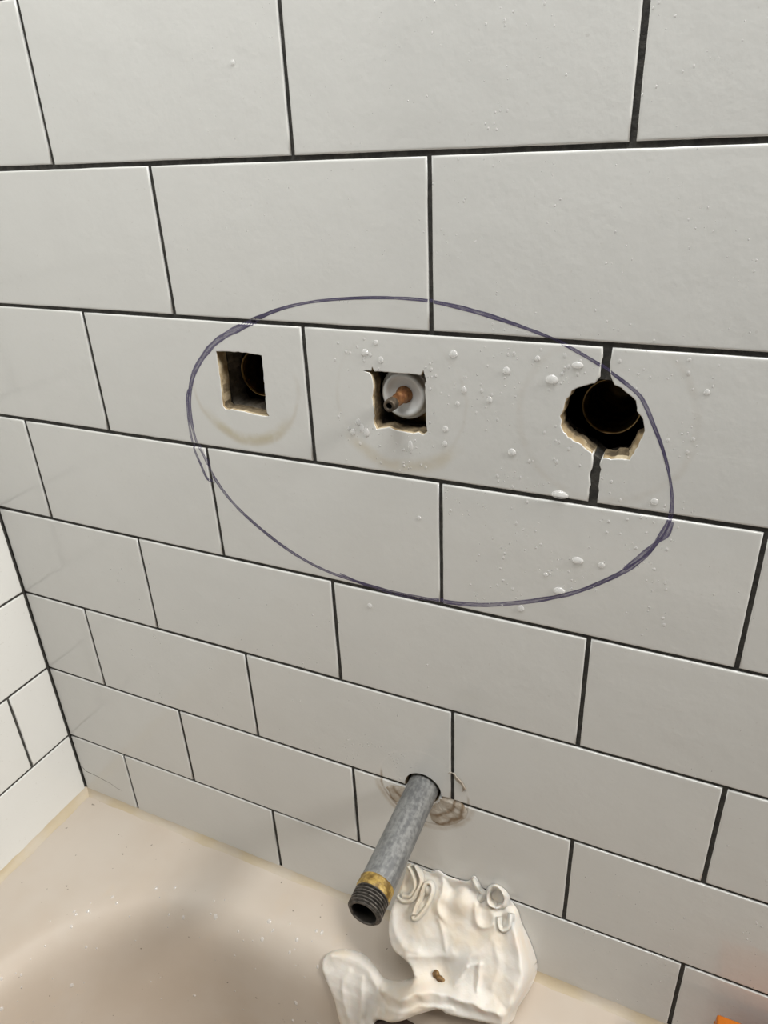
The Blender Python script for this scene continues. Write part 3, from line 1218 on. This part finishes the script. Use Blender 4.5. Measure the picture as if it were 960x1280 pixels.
# brown crumb lying on the cloth
c = cloth_at(217, 50.4)
bm = bmesh.new()
for (da, db, r) in ((-2.6, -1.4, 2.6), (0.6, .6, 2.5), (3.0, 1.2, 2.0), (4.4, 2.6, 1.2), (-1.2, .6, 1.6)):
    q = Vector((da, 0, 0)) + EB * db + NB * (r * .45)
    bmesh.ops.create_icosphere(bm, subdivisions=2, radius=r * .001, matrix=Matrix.Translation(c + q * .001))
for v in bm.verts:
    v.co += noise.noise_vector(v.co * 700) * .0006
me = bpy.data.meshes.new('rust_crumb')
bm.to_mesh(me)
bm.free()
cr = link('rust_crumb', me, M_DEBRIS)
me.transform(Matrix.Translation(-c))
cr.location = c
tag(cr, 'small brown crumb of debris lying on the wet cloth', 'debris')

# ------------------------------------------------------------------ orange box at the right
bm = bmesh.new()
bmesh.ops.create_cube(bm, size=1)
for v in bm.verts:
    v.co = Vector((v.co.x * .085, v.co.y * .032, (v.co.z + .5) * .0535))
bmesh.ops.bevel(bm, geom=list(bm.edges), offset=.0015, segments=3, affect='EDGES', profile=.5)
me = bpy.data.meshes.new('case')
bm.to_mesh(me)
bm.free()
box = empty('orange_box', W(433.5, -26.5, ZD), 'orange plastic box standing on the tub deck against the tile', 'box')
ob = link('case', me, M_ORANGE)
ob.parent = box
bm = bmesh.new()
bmesh.ops.create_cube(bm, size=1)
for v in bm.verts:
    v.co = Vector((v.co.x * .0858, v.co.y * .0328, v.co.z * .0012 + .044))
bmesh.ops.bevel(bm, geom=list(bm.edges), offset=.0004, segments=1, affect='EDGES')
me = bpy.data.meshes.new('lid_seam')
bm.to_mesh(me)
bm.free()
ob = link('lid_seam', me, M_ORANGE)
ob.parent = box

# ------------------------------------------------------------------ water
def dome(nseg=12, nr=4, flat=.55):
    vs, fs = [], []
    for k in range(nr):
        a = math.pi / 2 * k / nr
        for s in range(nseg):
            t = 2 * math.pi * s / nseg
            vs.append((math.cos(a) * math.cos(t), math.cos(a) * math.sin(t), flat * math.sin(a)))
    vs.append((0, 0, flat))
    for k in range(nr - 1):
        for s in range(nseg):
            t = (s + 1) % nseg
            fs.append((k * nseg + s, k * nseg + t, (k + 1) * nseg + t, (k + 1) * nseg + s))
    for s in range(nseg):
        fs.append(((nr - 1) * nseg + s, (nr - 1) * nseg + (s + 1) % nseg, nr * nseg))
    return vs, fs


DV, DF = dome(14, 5, .45)
dmesh = bpy.data.meshes.new('water_droplet')
# hanging drop: fuller at the lower side
dmesh.from_pydata([(x * (1.0 - .18 * y), y, z * (1 - .35 * y)) for x, y, z in DV], [], DF)
dmesh.materials.append(M_DROP)
for p in dmesh.polygons:
    p.use_smooth = True
DROPS = [(104.8, -37.9, 1.2, 1), (212.5, -165.5, 2.1, .9), (238.9, -171.6, 2.0, .9), (260.6, -173.9, 3.0, .7), (271.7, -166.3, 2.6, .6),
         (253.4, -164.7, 1.3, 1), (171.2, -162.8, 1.3, 1), (173.5, -171.5, 1.5, 1.2), (160.2, -209.8, 1.5, 1.8), (163.0, -211.8, 1.6, 1.6),
         (154.7, -212.8, 1.5, 1.3), (158.5, -206.6, 1.4, 1.4), (188.5, -216.3, 1.5, 2.0), (208.2, -204.5, 1.6, 1), (243.1, -212.5, 2.1, .9),
         (231.0, -186.9, 1.4, 1.3), (217.9, -183.1, 1.5, 1.2), (268.1, -231.7, 4.2, .5), (312.0, -228.2, 1.7, 1), (279.5, -266.9, 3.0, .6),
         (291.4, -267.2, 1.7, 1), (263.8, -279.1, 1.3, 1), (271.5, -287.2, 3.2, .6), (251.6, -303.6, 1.9, 1), (158.4, -325.1, 1.7, 1),
         (192.5, -258.3, 1.2, 1), (326.8, -173.7, 1.3, 1), (214.6, -190.4, 1.1, 1.2), (164.7, -168.3, 2.0, .9), (207.8, -212.6, 1.3, 1.3)]
WM = Matrix(((1, 0, 0), (0, 0, -1), (0, 1, 0)))         # dome z -> out of the wall (-y), dome y -> up
for (x, z, r, asp) in DROPS:
    o = bpy.data.objects.new('water_droplet', dmesh)
    COL.objects.link(o)
    o.matrix_world = Matrix.Translation(W(x, surf_depth(x, z) + .02, z)) @ (WM @ Matrix.Diagonal((r * .001, r * asp * .001, r * .001))).to_4x4()
    if z > -100:
        lb = 'lone clear water droplet on a tile high above the marker oval'
    elif z < -318 or z < -300:
        lb = 'clear water droplet just under the bottom of the marker oval'
    elif z < -236:
        lb = 'clear water droplet on a tile inside the lower half of the marker oval'
    elif x > 305:
        lb = 'clear water droplet on the tile beside the broken round hole'
    elif x > 203:
        lb = 'clear water droplet on the tile between the middle hole and the broken hole'
    elif z > -176:
        lb = 'clear water droplet on the tile just above the middle square hole'
    else:
        lb = 'clear water droplet on the tile just below the middle square hole'
    tag(o, lb, 'water droplet', 'larger water droplets on the wall tiles')

HOLES = [grow(H1, 1), grow(H2, 1), grow(H3, 1), circle(PX, PZ, 14)]
vs, fs = [], []
SV, SF = dome(7, 2, .34)


def drop_at(p, nrm, r, stretch=1.):
    up = Vector((0, 0, 1)) if abs(nrm.z) < .9 else Vector((0, 1, 0))
    tx = up.cross(nrm).normalized()
    ty = nrm.cross(tx)
    b = len(vs)
    for x, y, z in SV:
        vs.append(p + (tx * x + ty * y * stretch + nrm * z) * r * .001)
    fs.extend([tuple(b + k for k in f) for f in SF])


nback = Vector((0, -1, 0))
for (n, x0, x1, z0, z1, r0, r1) in ((420, 145, 330, -232, -160, .25, .75), (170, 205, 325, -305, -236, .25, .7), (620, 200, 470, -158, -5, .16, .42),
                                    (160, 60, 210, -150, -10, .12, .3), (130, -60, 200, -470, -330, .25, .6), (60, 130, 180, -460, -440, .2, .5),
                                    (140, 300, 470, -620, -480, .2, .55), (120, 340, 480, -470, -250, .15, .4)):
    for _ in range(n):
        x, z = random.uniform(x0, x1), random.uniform(z0, z1)
        if noise.noise(Vector((x * .035, z * .035, 4))) < -.12 or any(inside((x, z), h) for h in HOLES):
            continue
        d = surf_depth(x, z)
        if d > .1:
            continue
        r = 1.35 * (r0 + (r1 - r0) * random.random() ** 2.2)
        drop_at(W(x, d + .02, z), nback, r, random.uniform(.9, 1.7))
wd = mesh('wall_water_beads', vs, fs, M_DROP)
tag(wd, 'fine scatter of tiny water beads over the white wall tiles', 'water', None, 'stuff')

vs, fs = [], []
for _ in range(1100):
    x, y = random.uniform(-150, 330), random.uniform(-330, -20)
    s = tub_s(x, y)
    if s < -5 or s > 34 and random.random() < .3:
        continue
    if 128 < x < 285:
        continue
    z = tub_z(x, y)
    e = .5
    g = Vector((-(tub_z(x + e, y) - tub_z(x - e, y)) / (2 * e), -(tub_z(x, y + e) - tub_z(x, y - e)) / (2 * e), 1)).normalized()
    drop_at(W(x, y, z), g, .5 + 1.5 * random.random() ** 2.2, random.uniform(.9, 1.5))
wd = mesh('tub_water_beads', vs, fs, M_DROP)
tag(wd, 'scattered tiny water beads inside the bathtub basin', 'water', None, 'stuff')
